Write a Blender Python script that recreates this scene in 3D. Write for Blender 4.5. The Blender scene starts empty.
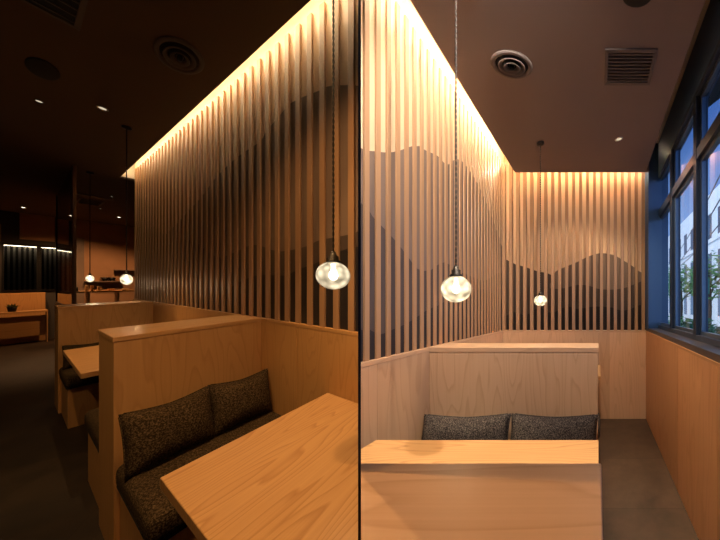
import bpy, bmesh, math, random
from mathutils import Vector, noise
R = random.Random(7)
SC = bpy.context.scene
COL = SC.collection

# ---------------------------------------------------------------- camera, sky, exposure
EYE = 1.38
cam_d = bpy.data.cameras.new('camera'); cam = bpy.data.objects.new('camera', cam_d); COL.objects.link(cam)
cam.location = (0, 0, EYE); cam.rotation_euler = (math.pi/2, 0, 0)
cam_d.sensor_width = 36; cam_d.lens = 13.0          # 260 px focal length on a 720 px frame
cam_d.shift_x = -90/720; cam_d.shift_y = 39/720     # architectural lens shift
cam_d.clip_start = 0.02; cam_d.clip_end = 300
SC.camera = cam
SC.view_settings.view_transform = 'Standard'; SC.view_settings.look = 'None'
SC.view_settings.gamma = 1; SC.view_settings.use_curve_mapping = False
SC.view_settings.exposure = 1.5
W = bpy.data.worlds.new('world'); SC.world = W; W.use_nodes = True
wn = W.node_tree.nodes; wl = W.node_tree.links
bg = wn['Background']
tc = wn.new('ShaderNodeTexCoord'); sp = wn.new('ShaderNodeSeparateXYZ'); rp = wn.new('ShaderNodeValToRGB')
wl.new(tc.outputs['Generated'], sp.inputs[0]); wl.new(sp.outputs['Z'], rp.inputs[0]); wl.new(rp.outputs[0], bg.inputs[0])
rp.color_ramp.elements[0].position = 0.0; rp.color_ramp.elements[0].color = (.27, .43, .72, 1)
rp.color_ramp.elements[1].position = 0.45; rp.color_ramp.elements[1].color = (.035, .085, .26, 1)
bg.inputs[1].default_value = 0.85

sun_d = bpy.data.lights.new('sun', 'SUN'); sun_d.energy = 1.1; sun_d.color = (.92, .96, 1); sun_d.angle = .35
sun = bpy.data.objects.new('sun', sun_d); COL.objects.link(sun); sun.location = (-10, 0, 20); sun.rotation_euler = (0, math.radians(-50), math.radians(-12))
# light strengths
LED_R, LED_B, LED_L, LED_REFLECT = 30.0, 240.0, 14.0, 8.0
PEND_R, PEND_L = 6.5, 4.5
POW_FILL_R, POW_FAR_R, POW_FILL_L = 60, 26, 20

# ---------------------------------------------------------------- the two rooms' axes
# Two separate views, built as bays either side of an added dark divider; neither bay has a square plan.
# bay R (window bay): cross wall runs along X, side walls run along (KR, 1).  level floor.
# bay L (corridor bay): axes U (towards the slatted wall) and V (down the corridor) on a gently raked floor.
KR = 0.5692
def unit(x, y):
    n = math.hypot(x, y); return (x/n, y/n)
UX, UY = unit(0.3846, 1.0)
VX, VY = unit(-1.6954, 1.0)
RAKE = 0.1115
def fR(p): return Vector((p[0] + KR*p[1], p[1], p[2]))
def fL(p):
    X = p[0]*UX + p[1]*VX; Y = p[0]*UY + p[1]*VY
    return Vector((X, Y, p[2] + RAKE*Y))
def fW(p): return Vector(p)
DIVN = Vector((1, 0.3481, 0)).normalized()           # the divider's plane goes through the world origin
HALF = 0.0024

# ---------------------------------------------------------------- mesh helpers
def nbm():
    bm = bmesh.new(); bm.verts.layers.float_vector.new('grain'); return bm
def put(bm, sub, axis='x', off=None, smooth=False):
    """copy a sub-mesh into bm, storing its room coordinates with the wood grain along 'axis'"""
    ly = bm.verts.layers.float_vector['grain']
    if off is None: off = (R.uniform(-9, 9), R.uniform(-9, 9), R.uniform(-9, 9))
    vm = {}
    for v in sub.verts:
        n = bm.verts.new(v.co); c = v.co
        g = {'x': (c.x, c.y, c.z), 'y': (c.y, c.x, c.z), 'z': (c.z, c.x, c.y)}[axis]
        n[ly] = (g[0]+off[0], g[1]+off[1], g[2]+off[2]); vm[v] = n
    for f in sub.faces:
        nf = bm.faces.new([vm[v] for v in f.verts]); nf.smooth = smooth or f.smooth
    sub.free(); return bm
def box(bm, x0, x1, y0, y1, z0, z1, bev=0.0, axis='x', seg=2, off=None, smooth=False):
    s = bmesh.new(); bmesh.ops.create_cube(s, size=1)
    for v in s.verts: v.co = Vector(((x0+x1)/2 + v.co.x*(x1-x0), (y0+y1)/2 + v.co.y*(y1-y0), (z0+z1)/2 + v.co.z*(z1-z0)))
    if bev: bmesh.ops.bevel(s, geom=s.edges[:], offset=bev, segments=seg, profile=.5, affect='EDGES')
    return put(bm, s, axis, off, smooth)
def cyl(bm, c, r0, r1, h, n=24, smooth=True):
    s = bmesh.new(); bmesh.ops.create_cone(s, cap_ends=True, segments=n, radius1=r0, radius2=r1, depth=h)
    for v in s.verts: v.co += Vector(c) + Vector((0, 0, h/2))
    for f in s.faces: f.smooth = smooth and len(f.verts) == 4
    return put(bm, s, 'z')
def lathe(bm, c, prof, n=32, sy=1.0):
    s = bmesh.new(); rings = []
    for r, z in prof:
        if r < 1e-5: rings.append([s.verts.new((c[0], c[1], c[2]+z))])
        else: rings.append([s.verts.new((c[0]+r*math.cos(2*math.pi*i/n), c[1]+sy*r*math.sin(2*math.pi*i/n), c[2]+z)) for i in range(n)])
    for a, b in zip(rings, rings[1:]):
        for i in range(n):
            j = (i+1) % n
            if len(a) == 1 and len(b) == 1: continue
            if len(a) == 1: f = s.faces.new((a[0], b[j], b[i]))
            elif len(b) == 1: f = s.faces.new((a[i], a[j], b[0]))
            else: f = s.faces.new((a[i], a[j], b[j], b[i]))
            f.smooth = True
    bmesh.ops.recalc_face_normals(s, faces=s.faces)
    return put(bm, s, 'z')
def tube(bm, pts, r, n=8):
    s = bmesh.new(); rings = []
    for k, p in enumerate(pts):
        p = Vector(p); d = (Vector(pts[min(k+1, len(pts)-1)]) - Vector(pts[max(k-1, 0)])).normalized()
        a = d.orthogonal().normalized(); 
        if k: 
            a = (rings[-1][1] - d*rings[-1][1].dot(d)).normalized()
        b = d.cross(a)
        rings.append(([s.verts.new(p + a*r*math.cos(2*math.pi*i/n) + b*r*math.sin(2*math.pi*i/n)) for i in range(n)], a))
    for (A, _), (B, _) in zip(rings, rings[1:]):
        for i in range(n):
            f = s.faces.new((A[i], A[(i+1) % n], B[(i+1) % n], B[i])); f.smooth = True
    s.faces.new(rings[0][0][::-1]); s.faces.new(rings[-1][0])
    return put(bm, s, 'x')
def extrude_outline(bm, pts, mapper, t0, t1, axis='z'):
    """solid board from a 2-D outline; mapper(a, b, t) -> point"""
    s = bmesh.new()
    A = [s.verts.new(mapper(a, b, t0)) for a, b in pts]; B = [s.verts.new(mapper(a, b, t1)) for a, b in pts]
    s.faces.new(A); s.faces.new(B[::-1]); n = len(pts)
    for i in range(n): s.faces.new((A[i], A[(i+1) % n], B[(i+1) % n], B[i]))
    bmesh.ops.recalc_face_normals(s, faces=s.faces)
    return put(bm, s, axis)
def obj(name, bm, mat, parent=None, fr=fW, at=None, clip=0, origin=None):
    """link the mesh; fr maps room coordinates to the world; clip=-1/+1 ends the piece at the divider"""
    for v in bm.verts: v.co = fr(v.co)
    if clip:
        bmesh.ops.bisect_plane(bm, geom=bm.verts[:]+bm.edges[:]+bm.faces[:], plane_co=DIVN*HALF*clip, plane_no=DIVN,
                               clear_inner=clip > 0, clear_outer=clip < 0)
        be = [e for e in bm.edges if e.is_boundary]
        if be: bmesh.ops.holes_fill(bm, edges=be, sides=0)
    bmesh.ops.recalc_face_normals(bm, faces=bm.faces)
    if parent is not None:
        o0 = Vector(parent['o0'])
    elif at is not None: o0 = fr(Vector(at))
    else:
        xs = [v.co for v in bm.verts]
        o0 = Vector(((min(c.x for c in xs)+max(c.x for c in xs))/2, (min(c.y for c in xs)+max(c.y for c in xs))/2, min(c.z for c in xs)))
    for v in bm.verts: v.co -= o0
    me = bpy.data.meshes.new(name); bm.to_mesh(me); bm.free()
    me.materials.append(mat)
    o = bpy.data.objects.new(name, me); COL.objects.link(o)
    if parent is not None:
        while parent is not None and parent.type == 'MESH' and parent.parent is not None and False: pass
        o.parent = parent; o['o0'] = tuple(o0)
    else:
        o.location = o0; o['o0'] = tuple(o0)
    return o
def thing(name, label, cat, at, fr=fW, group=None):
    o = bpy.data.objects.new(name, None); COL.objects.link(o); o.empty_display_size = .05
    o.location = fr(Vector(at)); o['o0'] = tuple(o.location)
    o['label'] = label; o['category'] = cat
    if group: o['group'] = group
    return o
def tag(o, label, cat, group=None):
    o['label'] = label; o['category'] = cat
    if group: o['group'] = group
    return o
def struct(o): o['kind'] = 'structure'; return o
def sroot(name, at, fr=fW):
    o = bpy.data.objects.new(name, None); COL.objects.link(o); o.location = fr(Vector(at)); o['o0'] = tuple(o.location)
    o['kind'] = 'structure'; return o

# ---------------------------------------------------------------- materials
def newmat(name):
    m = bpy.data.materials.new(name); m.use_nodes = True
    nt = m.node_tree; return m, nt.nodes, nt.links, nt.nodes['Principled BSDF']
def plain(name, col, rough=.5, metal=0, bump=0, bscale=80, spec=.5, var=0, vscale=6):
    m, n, l, b = newmat(name)
    b.inputs['Base Color'].default_value = (*col, 1); b.inputs['Roughness'].default_value = rough
    b.inputs['Metallic'].default_value = metal; b.inputs['Specular IOR Level'].default_value = spec
    t = n.new('ShaderNodeTexCoord')
    if var:
        z = n.new('ShaderNodeTexNoise'); z.inputs['Scale'].default_value = vscale; z.inputs['Detail'].default_value = 5
        l.new(t.outputs['Object'], z.inputs['Vector'])
        r = n.new('ShaderNodeValToRGB'); r.color_ramp.elements[0].position = .3; r.color_ramp.elements[1].position = .7
        r.color_ramp.elements[0].color = tuple(c*(1-var) for c in col)+(1,); r.color_ramp.elements[1].color = tuple(min(1, c*(1+var)) for c in col)+(1,)
        l.new(z.outputs[0], r.inputs[0]); l.new(r.outputs[0], b.inputs['Base Color'])
    if bump:
        z = n.new('ShaderNodeTexNoise'); z.inputs['Scale'].default_value = bscale; z.inputs['Detail'].default_value = 4
        l.new(t.outputs['Object'], z.inputs['Vector'])
        u = n.new('ShaderNodeBump'); u.inputs['Strength'].default_value = bump; u.inputs['Distance'].default_value = .004
        l.new(z.outputs[0], u.inputs['Height']); l.new(u.outputs[0], b.inputs['Normal'])
    return m
def wood(name, light, dark, rough=.42, ring=10.0, plank=0.0, contrast=1.0, stretch=.09, bump=.12):
    m, n, l, b = newmat(name)
    a = n.new('ShaderNodeAttribute'); a.attribute_name = 'grain'
    mp = n.new('ShaderNodeMapping'); mp.inputs['Scale'].default_value = (stretch, 1, 1); l.new(a.outputs['Vector'], mp.inputs['Vector'])
    # cathedral figure: contour lines of a stretched noise
    n1 = n.new('ShaderNodeTexNoise'); n1.inputs['Scale'].default_value = 4.2; n1.inputs['Detail'].default_value = 2.5; n1.inputs['Roughness'].default_value = .45
    l.new(mp.outputs[0], n1.inputs['Vector'])
    mu = n.new('ShaderNodeMath'); mu.operation = 'MULTIPLY'; mu.inputs[1].default_value = ring; l.new(n1.outputs[0], mu.inputs[0])
    fr = n.new('ShaderNodeMath'); fr.operation = 'FRACT'; l.new(mu.outputs[0], fr.inputs[0])
    r1 = n.new('ShaderNodeValToRGB'); e = r1.color_ramp.elements
    e[0].position = 0; e[0].color = (0, 0, 0, 1); e[1].position = .9; e[1].color = (.8, .8, .8, 1)
    x = e.new(1.0); x.color = (0, 0, 0, 1); x = e.new(.22); x.color = (.62, .62, .62, 1)
    l.new(fr.outputs[0], r1.inputs[0])
    # fine pores
    mp2 = n.new('ShaderNodeMapping'); mp2.inputs['Scale'].default_value = (3, 160, 160); l.new(a.outputs['Vector'], mp2.inputs['Vector'])
    n2 = n.new('ShaderNodeTexNoise'); n2.inputs['Scale'].default_value = 1; n2.inputs['Detail'].default_value = 3; l.new(mp2.outputs[0], n2.inputs['Vector'])
    # board to board tone
    n3 = n.new('ShaderNodeTexNoise'); n3.inputs['Scale'].default_value = 1.6; n3.inputs['Detail'].default_value = 1; l.new(mp.outputs[0], n3.inputs['Vector'])
    s = n.new('ShaderNodeMix'); s.data_type = 'FLOAT'; s.inputs[0].default_value = .45
    l.new(r1.outputs[0], s.inputs[2]); l.new(n2.outputs[0], s.inputs[3])
    s2 = n.new('ShaderNodeMix'); s2.data_type = 'FLOAT'; s2.inputs[0].default_value = .3
    l.new(s.outputs[0], s2.inputs[2]); l.new(n3.outputs[0], s2.inputs[3])
    mr = n.new('ShaderNodeMapRange'); mr.inputs[1].default_value = .5-.32/contrast; mr.inputs[2].default_value = .5+.22/contrast
    l.new(s2.outputs[0], mr.inputs[0])
    c = n.new('ShaderNodeMix'); c.data_type = 'RGBA'; l.new(mr.outputs[0], c.inputs[0])
    c.inputs[6].default_value = (*dark, 1); c.inputs[7].default_value = (*light, 1)
    out = c.outputs[2]
    if plank:
        sx = n.new('ShaderNodeSeparateXYZ'); l.new(a.outputs['Vector'], sx.inputs[0])
        d = n.new('ShaderNodeMath'); d.operation = 'MULTIPLY'; d.inputs[1].default_value = 1/plank; l.new(sx.outputs[1], d.inputs[0])
        fl = n.new('ShaderNodeMath'); fl.operation = 'FLOOR'; l.new(d.outputs[0], fl.inputs[0])
        wnz = n.new('ShaderNodeTexWhiteNoise'); wnz.noise_dimensions = '1D'; l.new(fl.outputs[0], wnz.inputs['W'])
        mr2 = n.new('ShaderNodeMapRange'); mr2.inputs[3].default_value = .86; mr2.inputs[4].default_value = 1.08; l.new(wnz.outputs['Value'], mr2.inputs[0])
        vv = n.new('ShaderNodeHueSaturation'); l.new(mr2.outputs[0], vv.inputs['Value']); l.new(out, vv.inputs['Color']); out = vv.outputs[0]
    l.new(out, b.inputs['Base Color'])
    b.inputs['Roughness'].default_value = rough; b.inputs['Specular IOR Level'].default_value = .35
    bu = n.new('ShaderNodeBump'); bu.inputs['Strength'].default_value = bump; bu.inputs['Distance'].default_value = .001
    l.new(n2.outputs[0], bu.inputs['Height']); l.new(bu.outputs[0], b.inputs['Normal'])
    return m
def tweed(name, dark, light, scale=230):
    m, n, l, b = newmat(name)
    t = n.new('ShaderNodeTexCoord')
    z = n.new('ShaderNodeTexNoise'); z.inputs['Scale'].default_value = scale; z.inputs['Detail'].default_value = 2; z.inputs['Roughness'].default_value = .7
    l.new(t.outputs['Object'], z.inputs['Vector'])
    r = n.new('ShaderNodeValToRGB'); e = r.color_ramp.elements
    e[0].position = .44; e[0].color = (*dark, 1); e[1].position = .68; e[1].color = (*light, 1); l.new(z.outputs[0], r.inputs[0])
    l.new(r.outputs[0], b.inputs['Base Color']); b.inputs['Roughness'].default_value = .95; b.inputs['Specular IOR Level'].default_value = .1
    b.inputs['Sheen Weight'].default_value = .0
    bu = n.new('ShaderNodeBump'); bu.inputs['Strength'].default_value = .7; bu.inputs['Distance'].default_value = .004
    l.new(z.outputs[0], bu.inputs['Height']); l.new(bu.outputs[0], b.inputs['Normal'])
    return m
def emis(name, col, st):
    m, n, l, b = newmat(name); n.remove(b)
    e = n.new('ShaderNodeEmission'); e.inputs[0].default_value = (*col, 1); e.inputs[1].default_value = st
    l.new(e.outputs[0], n['Material Output'].inputs[0]); return m
def window_glass(name, tint=(1, 1, 1), gloss=.12):
    m, n, l, b = newmat(name); n.remove(b)
    t = n.new('ShaderNodeBsdfTransparent'); t.inputs[0].default_value = (*tint, 1)
    g = n.new('ShaderNodeBsdfGlossy'); g.inputs['Roughness'].default_value = .01
    f = n.new('ShaderNodeFresnel'); f.inputs[0].default_value = 1.5
    ge = n.new('ShaderNodeNewGeometry'); iv = n.new('ShaderNodeMath'); iv.operation = 'SUBTRACT'; iv.inputs[0].default_value = 1; l.new(ge.outputs['Backfacing'], iv.inputs[1])
    a0 = n.new('ShaderNodeMath'); a0.operation = 'ADD'; a0.inputs[1].default_value = gloss; a0.use_clamp = True; l.new(f.outputs[0], a0.inputs[0])
    a = n.new('ShaderNodeMath'); a.operation = 'MULTIPLY'; l.new(a0.outputs[0], a.inputs[0]); l.new(iv.outputs[0], a.inputs[1])
    x = n.new('ShaderNodeMixShader'); l.new(a.outputs[0], x.inputs[0]); l.new(t.outputs[0], x.inputs[1]); l.new(g.outputs[0], x.inputs[2])
    l.new(x.outputs[0], n['Material Output'].inputs[0]); return m
def globe_glass(name, col, st, clear):
    """blown lamp glass with a rippled surface, glowing from the bulb inside"""
    m, n, l, b = newmat(name); n.remove(b)
    t = n.new('ShaderNodeTexCoord')
    z = n.new('ShaderNodeTexVoronoi'); z.inputs['Scale'].default_value = 42; z.feature = 'SMOOTH_F1'
    l.new(t.outputs['Object'], z.inputs['Vector'])
    mr = n.new('ShaderNodeMapRange'); mr.inputs[1].default_value = .1; mr.inputs[2].default_value = .7; mr.inputs[3].default_value = st*1.45; mr.inputs[4].default_value = st*.25
    l.new(z.outputs['Distance'], mr.inputs[0])
    e = n.new('ShaderNodeEmission'); e.inputs[0].default_value = (*col, 1); l.new(mr.outputs[0], e.inputs[1])
    tr = n.new('ShaderNodeBsdfTransparent'); tr.inputs[0].default_value = (.95, .93, .88, 1)
    x = n.new('ShaderNodeMixShader'); x.inputs[0].default_value = clear; l.new(e.outputs[0], x.inputs[1]); l.new(tr.outputs[0], x.inputs[2])
    bu = n.new('ShaderNodeBump'); bu.inputs['Strength'].default_value = .6; bu.inputs['Distance'].default_value = .006; l.new(z.outputs['Distance'], bu.inputs['Height'])
    g = n.new('ShaderNodeBsdfGlossy'); g.inputs['Roughness'].default_value = .05; l.new(bu.outputs[0], g.inputs['Normal'])
    f = n.new('ShaderNodeFresnel'); f.inputs[0].default_value = 1.45; l.new(bu.outputs[0], f.inputs['Normal'])
    ge = n.new('ShaderNodeNewGeometry'); iv = n.new('ShaderNodeMath'); iv.operation = 'SUBTRACT'; iv.inputs[0].default_value = 1; l.new(ge.outputs['Backfacing'], iv.inputs[1])
    fm = n.new('ShaderNodeMath'); fm.operation = 'MULTIPLY'; l.new(f.outputs[0], fm.inputs[0]); l.new(iv.outputs[0], fm.inputs[1])
    x2 = n.new('ShaderNodeMixShader'); l.new(fm.outputs[0], x2.inputs[0]); l.new(x.outputs[0], x2.inputs[1]); l.new(g.outputs[0], x2.inputs[2])
    l.new(x2.outputs[0], n['Material Output'].inputs[0]); return m
def tiles(name, base, var, s=.6, rot=0.0):
    m, n, l, b = newmat(name)
    t = n.new('ShaderNodeAttribute'); t.attribute_name = 'grain'
    mp = n.new('ShaderNodeMapping'); mp.inputs['Rotation'].default_value = (0, 0, rot); l.new(t.outputs['Vector'], mp.inputs['Vector'])
    br = n.new('ShaderNodeTexBrick'); br.inputs['Scale'].default_value = 1; br.inputs['Brick Width'].default_value = s; br.inputs['Row Height'].default_value = s
    br.offset = 0; br.inputs['Mortar Size'].default_value = .0025
    br.inputs['Color1'].default_value = (*base, 1); br.inputs['Color2'].default_value = tuple(c*(1-var) for c in base)+(1,)
    br.inputs['Mortar'].default_value = tuple(c*.5 for c in base)+(1,)
    l.new(mp.outputs[0], br.inputs['Vector'])
    z = n.new('ShaderNodeTexNoise'); z.inputs['Scale'].default_value = 3.5; z.inputs['Detail'].default_value = 8; z.inputs['Roughness'].default_value = .65; l.new(mp.outputs[0], z.inputs['Vector'])
    mr = n.new('ShaderNodeMapRange'); mr.inputs[1].default_value = .3; mr.inputs[2].default_value = .7; mr.inputs[3].default_value = .55; mr.inputs[4].default_value = 1.45; l.new(z.outputs[0], mr.inputs[0])
    v = n.new('ShaderNodeHueSaturation'); l.new(br.outputs[0], v.inputs['Color']); l.new(mr.outputs[0], v.inputs['Value']); l.new(v.outputs[0], b.inputs['Base Color'])
    b.inputs['Roughness'].default_value = .5; b.inputs['Specular IOR Level'].default_value = .35; return m

M = {}
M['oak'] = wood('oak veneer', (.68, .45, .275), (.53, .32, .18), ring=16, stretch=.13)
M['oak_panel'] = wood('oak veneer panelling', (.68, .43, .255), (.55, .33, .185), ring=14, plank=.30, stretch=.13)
M['oak_l'] = wood('oak veneer with warm light', (.57, .31, .115), (.44, .22, .075), ring=20, stretch=.13)  # same oak as the window bay, corridor's warm light put into its colour
M['oak_top'] = wood('oak table top', (.62, .35, .145), (.44, .215, .075), ring=26, rough=.33, contrast=1.35, stretch=.13)
M['slat'] = wood('slat timber', (.44, .255, .135), (.38, .215, .11), ring=2, bump=0, contrast=.35)
M['backing'] = wood('pale backing board', (.78, .56, .36), (.72, .50, .31), ring=2, bump=0, contrast=.35)
M['hill'] = wood('grey brown stained veneer', (.235, .165, .125), (.165, .115, .09), ring=8, bump=0)
M['hill_mid'] = wood('dark stained veneer', (.095, .068, .056), (.065, .046, .038), ring=8, bump=0)
M['hill_dark'] = wood('blackened veneer', (.030, .024, .024), (.016, .013, .014), ring=8, bump=0)
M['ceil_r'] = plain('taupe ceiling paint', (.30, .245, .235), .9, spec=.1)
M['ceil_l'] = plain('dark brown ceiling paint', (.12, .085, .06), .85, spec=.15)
M['cove'] = plain('cream cove paint', (.80, .70, .55), .8)
M['dark_wall'] = plain('charcoal wall paint', (.04, .034, .03), .8)
M['brown_wall'] = plain('brown plaster', (.40, .22, .12), .85, var=.05)
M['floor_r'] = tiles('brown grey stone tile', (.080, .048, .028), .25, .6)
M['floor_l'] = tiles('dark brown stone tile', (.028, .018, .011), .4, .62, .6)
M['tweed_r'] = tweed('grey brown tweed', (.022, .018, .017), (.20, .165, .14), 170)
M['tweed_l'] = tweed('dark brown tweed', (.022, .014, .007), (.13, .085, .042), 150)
M['frame'] = plain('dark blue window metal', (.035, .055, .10), .35, .3)
M['navy'] = plain('navy painted panel', (.035, .085, .20), .4)
M['sill'] = plain('dark window sill', (.035, .032, .038), .4)
M['black'] = plain('black metal', (.012, .011, .011), .4, .6)
M['black_matt'] = plain('matt black', (.01, .01, .01), .8)
M['vent_r'] = plain('taupe enamel', (.17, .14, .13), .6)
M['vent_l'] = plain('brown enamel', (.085, .065, .05), .6)
M['brass'] = plain('aged brass', (.30, .17, .06), .35, .9)
M['white'] = plain('white enamel', (.7, .68, .62), .4)
M['cord'] = plain('twisted black flex', (.03, .022, .018), .7)
M['glass'] = window_glass('window glass', (.93, .97, 1), .03)
M['smoked'] = window_glass('smoked glass', (.35, .30, .26), .02)
M['night'] = window_glass('night glass', (.75, .78, .8), .05)
M['led'] = {}
M['globe_r'] = globe_glass('rippled lamp glass', (1, .80, .50), .60, .10)
M['globe_l'] = globe_glass('rippled clear lamp glass', (1, .82, .54), .42, .20)
M['bulb'] = emis('bulb', (1, .82, .55), 14)
M['spot'] = emis('downlight lens', (1, .85, .6), .25)
M['spot_on'] = emis('lit downlight lens', (1, .85, .6), 3)

WARM = (1.0, .77, .48)
WARM_R = (1.0, .78, .52)

# ---------------------------------------------------------------- RIGHT BAY: shell
XW, YB = -1.19, 3.265       # panelling front: slatted side wall, back wall
XR = .603                   # panelled window wall
CAPZ = 1.109
CEIL = 3.01
b = nbm(); box(b, -4.5, .85, -2.6, 3.9, -.12, 0, off=(0, 0, 0)); struct(obj('floor', b, M['floor_r'], fr=fR, clip=1))
b = nbm(); box(b, -.992, .567, -2.6, 3.105, CEIL, CEIL+.05)
struct(obj('ceiling', b, M['ceil_r'], fr=fR, clip=1))
# cove above the ceiling board
b = nbm(); box(b, -1.60, .85, -2.6, 3.8, 3.36, 3.42); struct(obj('trim_1', b, M['cove'], fr=fR, clip=1))
b = nbm(); box(b, -1.42, -1.36, -2.6, 3.6, 0, 3.36); struct(obj('wall_left', b, M['dark_wall'], fr=fR, clip=1))
b = nbm(); box(b, -1.42, .85, 3.42, 3.5, 0, 3.36); struct(obj('wall_back', b, M['dark_wall'], fr=fR, clip=1))
b = nbm(); box(b, .40, .42, -2.6, 3.105, CEIL+.05, 3.36); box(b, .40, .566, 3.06, 3.104, CEIL+.05, 3.36); box(b, .5662, .601, 3.06, 3.104, CEIL, 3.36); struct(obj('light_baffle', b, M['ceil_r'], fr=fR))  # added blockers that keep the cove light out of the window pocket
# panelling (waist high) with a rail on top
def wainscot(name, segs, fr, mat, clip):
    b = nbm()
    for s in segs: box(b, *s[:6], bev=s[6], axis=s[7])
    return struct(obj(name, b, mat, fr=fr, clip=clip))
segs = []
y = YB
for k in range(5):          # side wall, 0.75 m boards
    segs.append((XW-.10, XW, y-.62, y-.001, 0, CAPZ-.024, .0012, 'z')); y -= .621
segs.append((XW-.16, XW+.002, .4, YB, CAPZ-.024, CAPZ, .002, 'y'))
wainscot('trim_2', segs, fR, M['oak_panel'], 1)
segs = []; x = XW
for k in range(3): segs.append((x, x+.597, YB, YB+.10, 0, CAPZ-.024, .0012, 'z')); x += .598
segs.append((XW, XR, YB-.002, YB+.16, CAPZ-.024, CAPZ, .002, 'x'))
wainscot('trim_3', segs, fR, M['oak_panel'], 0)
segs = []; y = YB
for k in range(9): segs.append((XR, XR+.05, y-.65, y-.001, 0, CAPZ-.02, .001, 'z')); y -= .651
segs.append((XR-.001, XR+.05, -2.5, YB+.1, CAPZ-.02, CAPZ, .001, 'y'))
M['oak_warm_lit'] = wood('oak panelling with warm light', (.62, .32, .14), (.50, .24, .09), ring=14, plank=.30, stretch=.13)  # same oak panelling, warm light on this wall put into the colour
wainscot('trim_4', segs, fR, M['oak_warm_lit'], 0)
# window wall: header, corner post, sill, mullions, transom, panes
XG = .72
b = nbm(); box(b, XR+.05, XG+.12, -2.6, 3.5, 0, CAPZ-.03); box(b, XG, XG+.12, -2.6, 3.5, 2.985, 3.42); box(b, XR, XG+.12, 3.105, 3.5, CAPZ+.03, 3.42)
struct(obj('wall_right', b, M['navy'], fr=fR))
b = nbm(); box(b, XR+.004, XG+.10, -2.6, 3.3, CAPZ-.004, 1.150, bev=.004); struct(obj('trim_5', b, M['sill'], fr=fR))
mull = [3.17, 2.58, 1.94, 1.24, .54, -.2, -1.0, -1.9]
def window(n, y0, y1):
    r = sroot('window_%d' % n, (XG, (y0+y1)/2, 1.15), fR)
    fw = .045
    b = nbm()
    box(b, XG, XG+.09, y0-fw, y0+.01, 1.15, 2.985, bev=.003); box(b, XG, XG+.09, y1-.01, y1+fw, 1.15, 2.985, bev=.003)
    box(b, XG, XG+.09, y0, y1, 1.15, 1.19, bev=.003); box(b, XG+.005, XG+.09, y0, y1, 2.48, 2.56, bev=.003); box(b, XG, XG+.09, y0, y1, 2.945, 2.985, bev=.003)
    obj('window_frame', b, M['frame'], r, fr=fR)
    for (z0, z1) in ((1.19, 2.48), (2.56, 2.945)):
        b = nbm(); i = .028
        box(b, XG+.03, XG+.06, y0+.01, y0+.01+i, z0, z1, bev=.002); box(b, XG+.03, XG+.06, y1-.01-i, y1-.01, z0, z1, bev=.002)
        box(b, XG+.03, XG+.06, y0+.01+i, y1-.01-i, z0, z0+i, bev=.002); box(b, XG+.03, XG+.06, y0+.01+i, y1-.01-i, z1-i, z1, bev=.002)
        s = obj('sash', b, M['frame2'], r, fr=fR)
        b = nbm(); box(b, XG+.043, XG+.047, y0+.03, y1-.03, z0+.02, z1-.02); obj('pane', b, M['glass'], s, fr=fR)
M['frame2'] = plain('grey blue sash metal', (.10, .15, .22), .3, .5)
for i in range(len(mull)-1): window(i+1, mull[i+1]+.02, mull[i]-.02)

# slatted screens -------------------------------------------------
def screen_side(label):
    r = thing('slat_screen', label, 'slatted wall', (XW-.03, 2.2, CAPZ), fR)
    b = nbm(); y = 3.22
    while y > .5:
        box(b, XW-.023, XW-.012, y-.028, y, CAPZ, 3.22, bev=.0008, axis='z', seg=1); y -= .0712
    obj('slat_panel', b, M['slat'], r, fr=fR, clip=1)
    b = nbm(); box(b, XW-.048, XW-.0242, .4, 3.40, CAPZ, 3.36, axis='z'); obj('backing_board', b, M['backing'], r, fr=fR, clip=1)
    hills = [
      ('hill', M['hill'], .003, [(.7, 2.0), (1.1, 2.12), (1.38, 2.22), (1.54, 2.31), (1.74, 2.47), (1.84, 2.50), (1.97, 2.54), (2.09, 2.54), (2.21, 2.65), (2.32, 2.70), (2.50, 2.68), (2.71, 2.60), (3.09, 2.35), (3.36, 2.13)]),
      ('hill', M['hill_mid'], .006, [(.7, 2.1), (1.1, 2.05), (1.38, 1.90), (1.45, 1.85), (1.54, 1.80), (1.64, 1.73), (1.75, 1.65), (1.88, 1.66), (1.98, 1.72), (2.08, 1.75), (2.24, 1.71), (2.41, 1.70), (2.76, 1.68), (2.97, 1.75), (3.22, 1.83), (3.36, 1.81)]),
      ('hill', M['hill_dark'], .009, [(.7, 1.3), (1.38, 1.27), (1.45, 1.24), (1.54, 1.26), (1.68, 1.30), (1.84, 1.37), (1.98, 1.41), (2.14, 1.47), (2.41, 1.52), (2.76, 1.59), (3.36, 1.49)])]
    for nm, mt, t, pts in hills:
        b = nbm(); P = smooth_line(pts)
        extrude_outline(b, [(pts[0][0], CAPZ)] + P + [(pts[-1][0], CAPZ)], lambda a, c, q: (XW-.0242+q*.12, a, c), -.001, t)
        obj('mountain_panel', b, mt, r, fr=fR, clip=1)
def smooth_line(pts, n=4):
    out = []
    for i in range(len(pts)-1):
        p0 = pts[max(i-1, 0)]; p1 = pts[i]; p2 = pts[i+1]; p3 = pts[min(i+2, len(pts)-1)]
        for k in range(n):
            t = k/n
            z = .5*((2*p1[1]) + (-p0[1]+p2[1])*t + (2*p0[1]-5*p1[1]+4*p2[1]-p3[1])*t*t + (-p0[1]+3*p1[1]-3*p2[1]+p3[1])*t**3)
            out.append((p1[0]+(p2[0]-p1[0])*t, z))
    out.append(pts[-1]); return out
screen_side('pale vertical slats over dark hills, side wall behind the larger pendant of the window bay')
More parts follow.
